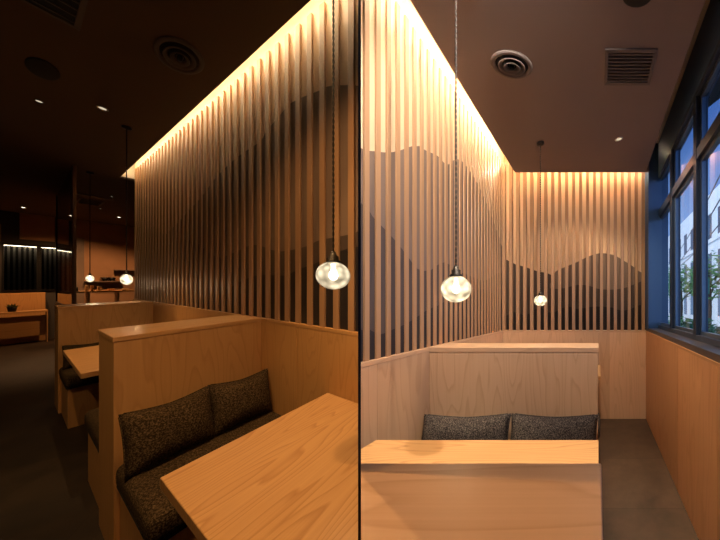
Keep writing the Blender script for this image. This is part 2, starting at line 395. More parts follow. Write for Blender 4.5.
def screen_back(label):
    r = thing('slat_screen', label, 'slatted wall', (-.3, YB+.05, CAPZ), fR)
    b = nbm(); x = XR-.012
    while x > XW+.02:
        box(b, x-.038, x, YB+.004, YB+.050, CAPZ, 3.22, bev=.0012, axis='z', seg=1); x -= .0880
    obj('slat_panel', b, M['slat'], r, fr=fR)
    b = nbm(); box(b, XW-.045, XR, YB+.095, YB+.12, CAPZ, 3.36, axis='z'); obj('backing_board', b, M['backing'], r, fr=fR)
    hills = [
      (M['hill_mid'], .003, [(-1.27, 2.05), (-1.19, 2.02), (-1.07, 1.96), (-.93, 1.92), (-.79, 1.87), (-.65, 1.84), (-.51, 1.78), (-.37, 1.75), (-.26, 1.69), (-.12, 1.66), (.0, 1.62), (.17, 1.60), (.34, 1.60), (.50, 1.66), (.60, 1.70)]),
      (M['hill'], .006, [(-.62, 1.70), (-.55, 1.86), (-.43, 1.92), (-.26, 1.99), (-.12, 2.06), (.03, 2.10), (.14, 2.09), (.22, 2.07), (.34, 2.00), (.42, 1.95), (.56, 1.85), (.60, 1.83)]),
      (M['hill_mid'], .009, [(-1.27, 1.72), (-1.07, 1.70), (-.79, 1.67), (-.5, 1.64), (-.26, 1.69), (-.12, 1.68), (.0, 1.64), (.17, 1.63), (.34, 1.65), (.50, 1.71), (.60, 1.75)]),
      (M['hill_dark'], .012, [(-1.27, 1.25), (-1.07, 1.34), (-.93, 1.30), (-.76, 1.40), (-.60, 1.33), (-.40, 1.41), (-.26, 1.38), (-.06, 1.41), (.17, 1.40), (.34, 1.36), (.60, 1.45)])]
    for mt, t, pts in hills:
        b = nbm(); P = smooth_line(pts)
        extrude_outline(b, [(pts[0][0], CAPZ)] + P + [(pts[-1][0], CAPZ)], lambda a, c, q: (a, YB+.095-q, c), -.001, t)
        obj('mountain_panel', b, mt, r, fr=fR)
screen_back('far wall of vertical slats with rounded dark hill, facing the camera beside dark window frames')

# LED tape hidden on top of the ceiling board's edge
def led(name, label, boxes, fr, col, st, clip):
    b = nbm()
    for q in boxes: box(b, *q)
    o = obj(name, b, emis('led tape light %s' % label[:12], col, st), fr=fr, clip=clip)
    return tag(o, label, 'light strip')
led('led_strip', 'warm light strip above the slatted side wall behind the larger pendant beside the windows', [(-1.06, -1.035, .45, 3.10, 3.30, 3.31)], fR, WARM_R, LED_R, 1)
led('led_strip', 'warm light strip in the ceiling slot above the slats facing the camera', [(-.95, .56, 3.335, 3.350, 3.31, 3.32)], fR, WARM_R, LED_B, 1)

# ---------------------------------------------------------------- booths, right bay
def cushion(bm, x0, x1, y0, y1, z0, z1, r=.03):
    """upholstered seat pad: soft edges and a slightly crowned top"""
    s = bmesh.new(); bmesh.ops.create_cube(s, size=1)
    for v in s.verts: v.co = Vector(((x0+x1)/2+v.co.x*(x1-x0), (y0+y1)/2+v.co.y*(y1-y0), (z0+z1)/2+v.co.z*(z1-z0)))
    bmesh.ops.bevel(s, geom=s.edges[:], offset=r, segments=5, profile=.5, affect='EDGES')
    for f in s.faces: f.smooth = True
    put(bm, s, 'x')
def pillow(bm, w, h, t, seed=0):
    """loose back pillow in its own axes: width x, thickness y, height z, pinched corners"""
    s = bmesh.new(); N, K = 26, 16; rr = random.Random(seed)
    front = {}; back = {}
    for i in range(N+1):
        for j in range(K+1):
            a = -1+2*i/N; c = -1+2*j/K
            ea = 1-.06*(1-abs(c)**2.2)*0; 
            px = a*w/2*(1-.045*(1-c*c)); pz = c*h/2*(1-.17*(1-abs(a)**1.6))
            prof = (max(0, 1-abs(a)**3.2)**.55)*(max(0, 1-abs(c)**2.6)**.6)
            wob = .006*noise.noise(Vector((a*2.2+seed, c*2.2, seed*.7)))
            th = t/2*prof
            e = i in (0, N) or j in (0, K)
            v = s.verts.new((px, -(th+wob*prof), pz)); front[i, j] = v
            back[i, j] = v if e else s.verts.new((px, th*.8, pz))
    for i in range(N):
        for j in range(K):
            for D, fl in ((front, 0), (back, 1)):
                q = [D[i, j], D[i+1, j], D[i+1, j+1], D[i, j+1]]
                f = s.faces.new(q[::-1] if fl else q); f.smooth = True
    return s
def place(s, M4):
    for v in s.verts: v.co = M4(v.co)
    return s
def pillow_obj(name, label, cat, group, w, h, t, at, lean, mat, fr, axis, sgn, seed, turn=0.0, clip=0):
    """axis 'x' : pillow width along the room's first axis; sgn: which way its front looks"""
    s = pillow(None, w, h, t, seed); cl, sl = math.cos(lean), math.sin(lean); ct, st_ = math.cos(turn), math.sin(turn)
    def mp(c):
        x, y, z = c.x*ct - c.z*st_, c.y, c.x*st_ + c.z*ct
        y, z = y*cl + z*sl, -y*sl + z*cl        # lean the top back (+y)
        z += h/2
        if axis == 'x': return Vector((at[0]+x, at[1]+y*sgn, at[2]+z))
        return Vector((at[0]+y*sgn, at[1]+x, at[2]+z))
    place(s, mp); b = nbm(); put(b, s, 'x', smooth=True)
    o = obj(name, b, mat, fr=fr, at=at, clip=clip); tag(o, label, cat, group)
    # welt along the seam
    pts = []
    for k in range(61):
        ang = 2*math.pi*k/60
        ca, sa = math.cos(ang), math.sin(ang); m_ = max(abs(ca), abs(sa)); a, c = ca/m_, sa/m_
        pts.append(mp(Vector((a*w/2*(1-.045*(1-c*c)), 0, c*h/2*(1-.17*(1-abs(a)**1.6))))))
    b2 = nbm(); tube(b2, pts, .0035, 6)
    obj('piping', b2, mat, o, fr=fr, clip=clip)
    return o
P1x0 = -1.19; XE = .004
# middle divider bench (back-to-back) seen above the table
def booth_r(label, yf, yb, seat_front=True, seat_back=False):
    r = thing('booth_bench', label, 'bench', ((P1x0+XE)/2, (yf+yb)/2, 0), fR, 'booth benches beside the windows')
    b = nbm(); box(b, P1x0+.001, XE-.004, yf+.004, yb-.004, 0, CAPZ-.034, bev=.002, axis='z'); obj('backrest', b, M['oak'], r, fr=fR, clip=1)
    b = nbm(); box(b, P1x0+.001, XE, yf, yb, CAPZ-.034, CAPZ, bev=.003, axis='x'); obj('top_rail', b, M['oak'], r, fr=fR, clip=1)
    if seat_front:
        b = nbm(); box(b, P1x0+.001, XE-.006, yf-.44, yf+.003, 0, .33, bev=.002, axis='z'); obj('seat_base', b, M['oak'], r, fr=fR, clip=1)
        b = nbm(); cushion(b, P1x0+.003, XE+.006, yf-.46, yf+.002, .33, .44, .035); obj('seat_cushion', b, M['tweed_r'], r, fr=fR, clip=1)
    if seat_back:
        b = nbm(); box(b, P1x0+.001, XE-.006, yb-.003, yb+.32, 0, .33, bev=.002, axis='z'); obj('seat_base', b, M['oak'], r, fr=fR, clip=1)
        b = nbm(); cushion(b, P1x0+.003, XE+.014, yb-.002, yb+.34, .33, .44, .035); obj('seat_cushion', b, M['tweed_r'], r, fr=fR, clip=1)
    return r
booth_r('pale oak booth bench with two grey pillows, beyond the lamp-lit table top', 1.83, 2.07, True, True)
rb = thing('booth_bench', 'bench back with broad flat grey brown oak top, cut by the bottom edge', 'bench', (-.6, .34, 0), fR, 'booth benches beside the windows')
b = nbm(); box(b, -1.17, XE-.002, .225, .454, 0, CAPZ-.036, bev=.002, axis='z'); obj('backrest', b, M['oak'], rb, fr=fR, clip=1)
b = nbm(); box(b, -1.17, XE+.002, .22, .458, CAPZ-.036, CAPZ, bev=.0025, axis='x'); obj('top_rail', b, M['oak_cap'] if 'oak_cap' in M else M['oak'], rb, fr=fR, clip=1)
b = nbm(); box(b, -1.17, XE-.006, .455, .60, 0, .33, bev=.002, axis='z'); obj('seat_base', b, M['oak'], rb, fr=fR, clip=1)
b = nbm(); cushion(b, -1.16, XE+.002, .457, .62, .33, .44, .03); obj('seat_cushion', b, M['tweed_r'], rb, fr=fR, clip=1)

for i, (cx, lab, tn) in enumerate(((-.875, 'left one of the two grey tweed pillows behind the lamp-lit table', .01),
                                   (-.292, 'right one of the two grey tweed pillows, at the aisle end of the bench', -.012))):
    pillow_obj('pillow', lab, 'pillow', 'tweed pillows on the bench beside the windows', .585, .262, .15, (cx, 1.715, .418), .28, M['tweed_r'], fR, 'x', 1, 3+i, tn)
def table_r(label, y0, y1, x0, ext=0.0):
    r = thing('table', label, 'table', ((x0+XE)/2, (y0+y1)/2, 0), fR, 'oak tables beside the windows')
    b = nbm(); box(b, x0, XE-.001+ext, y0, y1, .70, .74, bev=.003, axis='x'); obj('tabletop', b, M['oak_top'], r, fr=fR, clip=1)
    ym = (y0+y1)/2
    b = nbm(); box(b, -.62, -.50, ym-.06, ym+.06, .03, .70, bev=.003, axis='z'); obj('pedestal', b, M['black'], r, fr=fR)
    b = nbm(); box(b, -.78, -.34, ym-.2, ym+.2, 0, .03, bev=.006); obj('base_plate', b, M['black'], r, fr=fR)
table_r('oak table with bright lamp-lit top before the two grey pillows', .62, 1.272, -1.085)
table_r('oak table mostly hidden behind the pale oak bench back, only its aisle edge showing', 2.48, 2.98, -1.1, .022)
# ---------------------------------------------------------------- pendants
def pendant(label, at, ceil_z, fr, mats, power, d=.1226, asp=.87, cable=.0028, group='glass globe pendant lamps', twist=True, energy_col=(1, .70, .40)):
    """at = centre of the globe in room axes; the lamp itself hangs plumb"""
    c = fr(Vector(at)); top = fr(Vector((at[0], at[1], ceil_z))).z
    r = thing('pendant_lamp', label, 'lamp', (c.x, c.y, c.z), fW, group)
    hr = d/2; hh = hr*asp
    prof = []
    for k in range(25):
        a = -math.pi/2 + (math.pi*.90)*k/24
        prof.append((hr*math.cos(a) if k else 0, hh*math.sin(a)))
    b = nbm(); lathe(b, (c.x, c.y, c.z), prof, 40); g = obj('glass_globe', b, mats, r)
    z0 = c.z+hh*.94
    b = nbm(); lathe(b, (c.x, c.y, z0), [(0, -.006), (hr*.42, -.006), (hr*.44, .004), (hr*.30, .010), (hr*.30, .024), (hr*.20, .028), (hr*.13, .042), (0, .044)], 24)
    obj('lamp_holder', b, M['brass_dark'], r)
    b = nbm()
    L0, L1 = z0+.038, top-.008
    if twist:
        n = int((L1-L0)/.0045)
        for ph in (0, math.pi):
            tube(b, [(c.x+cable*.75*math.cos(k*.62+ph), c.y+cable*.75*math.sin(k*.62+ph), L0+(L1-L0)*k/n) for k in range(n+1)], cable*.8, 5)
    else: tube(b, [(c.x, c.y, L0), (c.x, c.y, L1)], cable, 6)
    obj('cord', b, M['cord'], r)
    b = nbm(); lathe(b, (c.x, c.y, top-.022), [(0, 0), (.028, 0), (.034, .008), (.034, .022), (0, .022)], 24); obj('ceiling_rose', b, M['black'], r)
    b = nbm(); lathe(b, (c.x, c.y, c.z), [(0, -.020), (.012, -.014), (.017, -.002), (.014, .012), (.008, .024), (.008, .045), (0, .046)], 16); obj('bulb', b, M['bulb'], r)
    ld = bpy.data.lights.new('bulb_light', 'POINT'); ld.energy = power; ld.color = energy_col; ld.shadow_soft_size = .03
    lo = bpy.data.objects.new('bulb_light', ld); COL.objects.link(lo); lo.parent = r; lo.location = (0, 0, -.025)
    return r
M['brass_dark'] = plain('dark bronze', (.022, .016, .011), .5, .4)
pendant('glowing glass globe pendant hanging over the lamp-lit table beside the windows', (-.5625, 1.03, 1.459), CEIL, fR, M['globe_r'], PEND_R)
pendant('small glass globe pendant hanging before the slats that face the camera', (-.564, 2.55, 1.463), CEIL, fR, M['globe_r'], PEND_R)

# ---------------------------------------------------------------- ceiling fittings
def round_vent(label, c, rad, mat, zc, fr, group, sy=1.0):
    p = Vector((c[0], c[1], zc))
    r = thing('round_vent', label, 'vent', p, fr, group)
    b = nbm(); lathe(b, p, [(rad*.80, 0), (rad, 0), (rad*1.0, -.006), (rad*.93, -.012), (rad*.80, -.010), (rad*.78, 0)], 48, sy); obj('outer_ring', b, mat, r, fr=fr)
    b = nbm(); lathe(b, p, [(0, -.001), (rad*.81, -.001), (rad*.81, 0.0), (0, .0)], 40, sy); obj('dark_opening', b, M['black_matt'], r, fr=fr)
    for q0, q1, dz in ((.50, .66, -.018), (.24, .40, -.024)):
        b = nbm(); lathe(b, p, [(rad*q0, -.004), (rad*q1, dz), (rad*(q1-.03), dz-.004), (rad*(q0-.03), -.008), (rad*q0, -.004)], 40, sy); obj('ring_blade', b, mat, r, fr=fr)
    b = nbm(); lathe(b, p, [(0, -.030), (rad*.11, -.028), (rad*.15, -.006), (0, -.004)], 24, sy); obj('centre_knob', b, M['black'], r, fr=fr)
    return r
round_vent('round taupe ceiling vent of concentric rings on the window bay ceiling', (-.5745, 1.735), .136, M['vent_r'], CEIL, fR, 'round ceiling vents', .74)
def louvre(label, x0, x1, y0, y1, zc, fr, mat, n, group, alongx=True):
    r = thing('ceiling_grille', label, 'vent', ((x0+x1)/2, (y0+y1)/2, zc), fr, group)
    f = .022; b = nbm()
    for q in ((x0, x1, y0, y0+f), (x0, x1, y1-f, y1), (x0, x0+f, y0+f, y1-f), (x1-f, x1, y0+f, y1-f)): box(b, *q, zc-.010, zc, bev=.002)
    obj('grille_frame', b, mat, r, fr=fr)
    b = nbm(); box(b, x0+f, x1-f, y0+f, y1-f, zc-.0015, zc); obj('dark_opening', b, M['black_matt'], r, fr=fr)
    b = nbm()
    for k in range(n):
        if alongx:
            y = y0+f+(y1-y0-2*f)*(k+.5)/n; box(b, x0+f, x1-f, y-.004, y+.004, zc-.009, zc-.001)
        else:
            x = x0+f+(x1-x0-2*f)*(k+.5)/n; box(b, x-.004, x+.004, y0+f, y1-f, zc-.009, zc-.001)
    obj('louvre_blades', b, mat, r, fr=fr)
louvre('square slotted air grille on the taupe ceiling near the windows', .045, .375, 1.625, 1.885, CEIL, fR, M['vent_r'], 9, 'slotted air grilles')
def disc(name, label, cat, c, rad, zc, fr, mat, group=None, h=.01, sy=1.0):
    p = Vector((c[0], c[1], zc))
    b = nbm(); lathe(b, (p.x, p.y, p.z-h), [(0, 0), (rad*.9, 0), (rad, h*.4), (rad, h), (0, h)], 32, sy)
    return tag(obj(name, b, mat, fr=fr), label, cat, group)
disc('ceiling_speaker', 'black round ceiling speaker cut by the top edge above the square air grille', 'speaker', (.204, 1.345), .080, CEIL, fR, M['black_matt'], sy=.7)
def downlight(label, c, zc, fr, rad=.034, power=0, col=(1, .72, .42), angle=60, group=None, mat=None, rim=None, tilt=0):
    p = fr(Vector((c[0], c[1], zc)))
    r = thing('downlight', label, 'lamp', p, fW, group)
    b = nbm(); lathe(b, p, [(rad*.7, 0), (rad, -.001), (rad, -.005), (rad*.72, -.006), (rad*.66, 0)], 24); obj('rim', b, rim or M['white'], r)
    b = nbm(); lathe(b, p, [(0, -.002), (rad*.66, -.002), (rad*.66, 0), (0, 0)], 20); obj('lens', b, mat or (M['spot_on'] if power else M['spot']), r)
    if power:
        ld = bpy.data.lights.new('spot_light', 'SPOT'); ld.energy = power; ld.color = col; ld.spot_size = math.radians(angle); ld.spot_blend = .5; ld.shadow_soft_size = .02
        lo = bpy.data.objects.new('spot_light', ld); COL.objects.link(lo); lo.parent = r; lo.location = (0, 0, -.012); lo.rotation_euler = (math.radians(tilt), 0, 0)
    return r
downlight('small recessed downlight on the taupe ceiling above the aisle by the windows', (.2, 2.49), CEIL, fR, power=POW_FAR_R, angle=120, col=(1, .76, .52), mat=M['spot'])
downlight('recessed downlight in the taupe ceiling straight above the lamp-lit table', (-.55, 1.22), CEIL, fR, power=52, angle=34, col=(1, .80, .52))

downlight('added unseen fill downlight near the windows, high over the flat-topped bench back', (-.02, .62), CEIL, fR, power=POW_FILL_R, angle=112, tilt=52, col=(1, .84, .70))  # added fill lamp out of view, brightens the booth fronts
# ---------------------------------------------------------------- LEFT BAY
UW = .95; LCAP = 1.102; LCEIL = 2.882
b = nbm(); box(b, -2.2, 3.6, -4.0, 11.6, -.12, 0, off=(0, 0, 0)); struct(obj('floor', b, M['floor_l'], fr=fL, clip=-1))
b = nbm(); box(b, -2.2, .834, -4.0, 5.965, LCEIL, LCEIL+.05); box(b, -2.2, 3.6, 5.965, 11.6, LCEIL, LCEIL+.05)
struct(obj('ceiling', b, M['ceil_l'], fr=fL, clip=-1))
b = nbm(); box(b, .6, 1.30, -4.0, 5.965, 3.13, 3.17); box(b, .6, 1.3, 5.93, 5.965, LCEIL+.02, 3.16)
struct(obj('trim_6', b, M['cove'], fr=fL, clip=-1))
b = nbm(); box(b, 1.02, 1.10, -4.0, 5.90, 0, 3.13); struct(obj('wall_left', b, M['dark_wall'], fr=fL, clip=-1))
b = nbm(); box(b, 3.5, 3.6, 5.0, 11.6, 0, 2.9); box(b, 1.1, 3.6, 5.8, 5.9, 0, 2.95); struct(obj('wall_right', b, M['dark_wall'], fr=fL))
b = nbm(); box(b, -2.3, -2.2, -4.0, 11.6, 0, 2.9); struct(obj('wall_left', b, M['dark_wall'], fr=fL, clip=-1))
# panelling
segs = []; v = 5.87
for k in range(8): segs.append((UW, UW+.07, v-.72, v-.002, 0, LCAP-.022, .0012, 'z')); v -= .722
segs.append((UW-.002, UW+.07, -.2, 5.87, LCAP-.022, LCAP, .002, 'y'))
wainscot('trim_7', segs, fL, M['oak_l'], -1)
r = thing('slat_screen', 'long wall of honey vertical slats over dark hills, beside the dim corridor booths', 'slatted wall', (.96, 3, LCAP), fL)
b = nbm(); v = 5.80
while v > .6:
    box(b, UW+.003, UW+.017, v-.048, v, LCAP, 3.02, bev=.0012, axis='z', seg=1); v -= .1285
obj('slat_panel', b, M['slat'], r, fr=fL, clip=-1)
b = nbm(); box(b, .9692, .985, .4, 5.86, LCAP, 3.13, axis='z'); obj('backing_board', b, M['backing'], r, fr=fL, clip=-1)
hillsL = [
 (M['hill'], .003, [(.5, 2.3), (.99, 2.43), (1.05, 2.46), (1.23, 2.52), (1.33, 2.53), (1.48, 2.55), (1.66, 2.56), (1.79, 2.52), (1.97, 2.47), (2.04, 2.42), (2.37, 2.40), (2.60, 2.37), (2.92, 2.30), (3.23, 2.19), (3.57, 2.11), (3.88, 2.03), (4.16, 1.97), (4.43, 1.93), (4.85, 2.07), (5.24, 2.07), (5.61, 2.00), (5.85, 1.91)]),
 (M['hill_mid'], .006, [(.5, 1.7), (.99, 1.64), (1.08, 1.63), (1.33, 1.62), (1.48, 1.59), (1.79, 1.58), (2.15, 1.65), (2.50, 1.61), (2.87, 1.59), (3.42, 1.77), (3.88, 1.82), (4.43, 1.79), (4.75, 1.95), (5.09, 2.0), (5.5, 1.92), (5.85, 1.8)]),
 (M['hill_dark'], .009, [(.5, 1.6), (.99, 1.56), (1.09, 1.55), (1.33, 1.49), (1.54, 1.45), (1.72, 1.41), (2.04, 1.42), (2.32, 1.38), (2.60, 1.31), (2.92, 1.25), (3.16, 1.19), (3.88, 1.20), (5.85, 1.14)])]
for mt, t, pts in hillsL:
    b = nbm(); P = smooth_line(pts)
    extrude_outline(b, [(pts[0][0], LCAP)] + P + [(pts[-1][0], LCAP)], lambda a, c, q: (.9692-q*.15, a, c), -.001, t)
    obj('mountain_panel', b, mt, r, fr=fL, clip=-1)
led('led_strip', 'warm light strip in the ceiling slot above the slats of the corridor booths', [(.862, .878, .5, 5.86, 3.085, 3.093)], fL, WARM, LED_L, -1)

# booths
UE = .257
def booth_l(label, v0, v1, near=True, far=True, group='oak booth benches along the corridor'):
    r = thing('booth_bench', label, 'bench', ((UE+UW)/2, (v0+v1)/2, 0), fL, group)
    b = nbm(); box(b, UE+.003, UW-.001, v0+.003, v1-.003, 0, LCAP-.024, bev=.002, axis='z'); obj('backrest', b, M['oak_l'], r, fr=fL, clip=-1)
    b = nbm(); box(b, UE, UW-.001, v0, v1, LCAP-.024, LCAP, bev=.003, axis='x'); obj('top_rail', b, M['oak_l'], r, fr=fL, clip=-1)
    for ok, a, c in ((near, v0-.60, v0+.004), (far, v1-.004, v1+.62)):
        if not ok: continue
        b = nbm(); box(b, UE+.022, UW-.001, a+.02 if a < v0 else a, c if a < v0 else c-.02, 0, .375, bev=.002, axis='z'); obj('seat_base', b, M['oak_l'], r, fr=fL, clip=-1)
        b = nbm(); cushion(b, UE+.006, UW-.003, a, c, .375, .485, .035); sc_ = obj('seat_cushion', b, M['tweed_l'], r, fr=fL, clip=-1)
        q = a+.012 if a < v0 else c-.012
        b = nbm(); tube(b, [(UE+.04, q, .474), (.5, q, .476), (UW-.02, q, .474)], .004, 6); obj('piping', b, M['tweed_l'], sc_, fr=fL, clip=-1)
        b = nbm(); box(b, UE+.012, UW-.003, a+.01 if a < v0 else a, c if a < v0 else c-.01, .370, .379); obj('seat_board', b, M['black_matt'], r, fr=fL, clip=-1)
    return r
booth_l('warm-lit oak booth bench in the foreground with dark tweed seat and two dark pillows', 1.995, 2.405)
booth_l('warm-lit oak booth bench farther down the corridor, beyond the narrow table corner', 4.80, 5.21, True, False)
LP = 'dark tweed pillows on the corridor benches'
pillow_obj('pillow', 'dark tweed pillow nearest the corridor end of the foreground booth bench', 'pillow', LP, .345, .30, .17, (.435, 1.845, .468), .30, M['tweed_l'], fL, 'x', 1, 5, .02)
pillow_obj('pillow', 'dark tweed pillow in the panelled corner of the foreground corridor bench', 'pillow', LP, .345, .30, .17, (.765, 1.85, .468), .30, M['tweed_l'], fL, 'x', 1, 6, -.03)
pillow_obj('pillow', 'dark tweed pillow on the far corridor bench, behind its table corner', 'pillow', LP, .36, .25, .17, (.455, 4.65, .468), .28, M['tweed_l'], fL, 'x', 1, 8, 0)
pillow_obj('pillow', 'dark tweed pillow barely seen behind the foreground corridor bench back', 'pillow', LP, .36, .25, .17, (.47, 2.56, .468), -.28, M['tweed_l'], fL, 'x', 1, 9, 0)
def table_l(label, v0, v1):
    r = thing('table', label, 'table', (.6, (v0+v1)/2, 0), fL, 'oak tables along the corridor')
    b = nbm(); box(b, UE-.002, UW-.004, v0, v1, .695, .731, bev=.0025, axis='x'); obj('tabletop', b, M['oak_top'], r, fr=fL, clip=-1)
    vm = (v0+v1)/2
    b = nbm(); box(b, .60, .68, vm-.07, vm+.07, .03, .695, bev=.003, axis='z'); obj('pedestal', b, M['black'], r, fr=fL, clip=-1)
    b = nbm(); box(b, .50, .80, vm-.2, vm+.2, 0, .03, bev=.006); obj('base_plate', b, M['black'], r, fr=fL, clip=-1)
table_l('large honey oak table top filling the lower corner beside the thin dark divider', .30, 1.212)
table_l('oak table between the two corridor booth benches, its corner showing past the foreground bench', 3.07, 4.25)
pendant('clear rippled glass globe pendant over the big table by the divider', (.642, .788, 1.397), LCEIL, fL, M['globe_l'], PEND_L)
pendant('long-corded glass globe pendant at the far end of the lit ceiling slot', (.593, 3.93, 1.385), LCEIL, fL, M['globe_r'], PEND_L, cable=.004, twist=False, d=.082, asp=1.3)
pendant('distant small glass globe pendant just right of the dark glass screen', (.58, 6.07, 1.40), LCEIL, fL, M['globe_r'], PEND_L, cable=.004, twist=False, d=.075, asp=1.3)

# ceiling fittings, corridor bay
round_vent('round brown ceiling vent of concentric rings near the lit ceiling slot of the corridor', (.59, 2.35), .120, M['vent_l'], LCEIL, fL, 'round ceiling vents', 1.58)
louvre('large dark slotted air grille at the top left corner of the corridor ceiling', -.06, .218, 2.02, 2.672, LCEIL, fL, M['vent_l'], 9, 'slotted air grilles', alongx=True)
disc('ceiling_speaker', 'black round ceiling speaker on the dark corridor ceiling, above a small downlight', 'speaker', (.124, 3.415), .070, LCEIL, fL, M['black_matt'], sy=2.14)
downlight('small recessed downlight on the dark corridor ceiling below the black speaker', (.129, 4.057), LCEIL, fL, rad=.026, power=0, rim=M['vent_l'])
louvre('distant dark air grille on the corridor ceiling between the glass screen post and the slats', .66, .95, 8.1, 8.65, LCEIL, fL, M['vent_l'], 6, 'slotted air grilles')
b = nbm(); box(b, .60, 1.0, 7.68, 7.76, LCEIL-.02, LCEIL); tag(obj('lighting_track', b, M['vent_l'], fr=fL), 'thin pale lighting track on the far corridor ceiling', 'track')
for (uu, vv, lb) in ((.95, 7.45, 'tiny spotlight at the end of the far lighting track near the slats'), (.98, 8.9, 'tiny recessed downlight above the shelves at the far end')):
    downlight(lb, (uu, vv), LCEIL, fL, rad=.02, rim=M['vent_l'])
downlight('recessed downlight straight above the big corridor table, over the top of the picture', (.52, .98), LCEIL, fL, power=19, angle=60, col=(1, .58, .24))

downlight('added unseen fill downlight high over the left end of the big table', (.0, .95), LCEIL, fL, power=POW_FILL_L, angle=150, col=(1, .56, .23))  # added wide fill out of frame, lifts the foreground bench panel
downlight('added fill downlight beside the foreground bench, out of view overhead', (-.55, 1.2), LCEIL, fL, power=14, angle=110, col=(1, .60, .26))  # extra corridor fill, added because the bay was too dim
downlight('added unseen fill downlight farther down the aisle, left of the farther bench', (-.55, 3.6), LCEIL, fL, power=18, angle=110, col=(1, .60, .26), mat=M['spot'], rim=M['vent_l'])  # second added corridor fill, unseen, for the farther bench
# far end of the corridor bay
VB = 11.2
def hole_wall(name, v0, v1, cols, fr, mat):
    b = nbm()
    for (a, c, z0, z1) in cols: box(b, a, c, v0, v1, z0, z1)
    return struct(obj(name, b, mat, fr=fr))
hole_wall('wall_back', VB, VB+.08, [(.64, 3.6, 0, LCEIL), (.12, .56, 2.29, LCEIL)], fL, M['brown_wall'])
hole_wall('wall_back', VB, VB+.08, [(-2.3, -.08, 0, LCEIL), (-.08, .64, 0, 1.13), (-.08, .12, 2.29, LCEIL), (.56, .64, 2.29, LCEIL), (-.08, .64, 2.19, 2.29)], fL, M['dark_wall'])
for n, (a, c) in enumerate(((-.08, .345), (.365, .63))):
    w = sroot('window_%d' % (20+n), (a, VB, 1.13), fL)
    b = nbm(); f = .02
    for q in ((a, a+f, 1.13, 2.19), (c-f, c, 1.13, 2.19), (a+f, c-f, 1.13, 1.16), (a+f, c-f, 2.15, 2.19)): box(b, q[0], q[1], VB-.03, VB+.03, q[2], q[3])
    obj('window_frame', b, M['black'], w, fr=fL)
    b = nbm(); box(b, a+f, c-f, VB-.003, VB+.003, 1.16, 2.15); obj('pane', b, M['night'], w, fr=fL)
b = nbm(); box(b, .345, .365, VB-.02, VB+.05, 1.13, 2.19); struct(obj('trim_8', b, M['black'], fr=fL))
# box and slats added behind the panes, in place of the slats they reflect
b = nbm(); box(b, -.9, 1.9, VB+2.2, VB+2.25, 0, 2.6); box(b, -.9, -.86, VB+.1, VB+2.2, 0, 2.6); box(b, 1.86, 1.9, VB+.1, VB+2.2, 0, 2.6); box(b, -.9, 1.9, VB+.1, VB+2.25, 2.6, 2.64); box(b, -.9, 1.9, VB+.1, VB+2.25, -.04, 0)
struct(obj('wall_back', b, M['dark_wall'], fr=fL))
M['slat_reflect'] = plain('reflected slat grey', (.35, .30, .24), .8)
r = thing('slat_screen', 'dim grey slats with a lit top, added as the reflection in the dark far windows', 'slatted wall', (.4, VB+1.8, 0), fL)
b = nbm(); u = -.7
while u < 1.7:
    box(b, u, u+.035, VB+2.10, VB+2.15, .6, 2.25, axis='z'); u += .075
obj('slat_panel', b, M['slat_reflect'] if 'slat_reflect' in M else M['hill'], r, fr=fL)
led('led_strip', 'thin warm light line above the dim slats behind the far windows', [(-.6, 1.5, VB+2.04, VB+2.05, 2.27, 2.278)], fL, WARM, LED_REFLECT, 0)  # glowing line stands in for a reflected ceiling slot
# smoked glass screen with brown post
r = thing('glass_screen', 'tall smoked glass screen with a brown post, standing beyond the corridor booths', 'partition', (.44, 7, 0), fL)
M['post'] = plain('brown post', (.16, .08, .04), .5)
b = nbm(); box(b, .425, .455, 5.88, 5.99, 0, LCEIL, bev=.003, axis='z'); obj('post', b, M['post'] if 'post' in M else M['hill_mid'], r, fr=fL)
b = nbm(); box(b, .433, .441, 5.99, 8.25, .0, LCEIL); obj('glass_panel', b, M['smoked'], r, fr=fL)
b = nbm(); box(b, .425, .449, 8.25, 8.30, 0, LCEIL); obj('back_post', b, M['black'], r, fr=fL)
b = nbm(); box(b, .425, .449, 5.99, 8.25, .95, 1.0); obj('cross_rail', b, M['black'], r, fr=fL)
# bench with table at the far left
r = thing('booth_bench', 'far oak bench back standing under the dark windows at the left edge', 'bench', (.17, 11.05, 0), fL)
b = nbm(); box(b, -.35, .43, 11.0, 11.12, 0, 1.095, bev=.003, axis='z'); obj('backrest', b, M['oak_l'], r, fr=fL)
b = nbm(); box(b, -.35, .43, 10.9, 11.0, .35, .42, bev=.01); obj('seat_cushion', b, M['tweed_l'], r, fr=fL)
r = thing('table', 'small oak table with a solid front panel holding a potted plant, before the far bench', 'table', (.17, 10.8, 0), fL)
b = nbm(); box(b, -.35, .45, 10.62, 10.88, .675, .71, bev=.002, axis='x'); obj('tabletop', b, M['oak_l'], r, fr=fL)
for uu in (-.345, .432):
    b = nbm(); box(b, uu, uu+.015, 10.62, 10.88, 0, .675, axis='z'); obj('leg', b, M['oak_l'], r, fr=fL)
b = nbm(); box(b, -.33, .432, 10.70, 10.72, .16, .60, axis='x'); obj('front_panel', b, M['oak_l'], r, fr=fL)
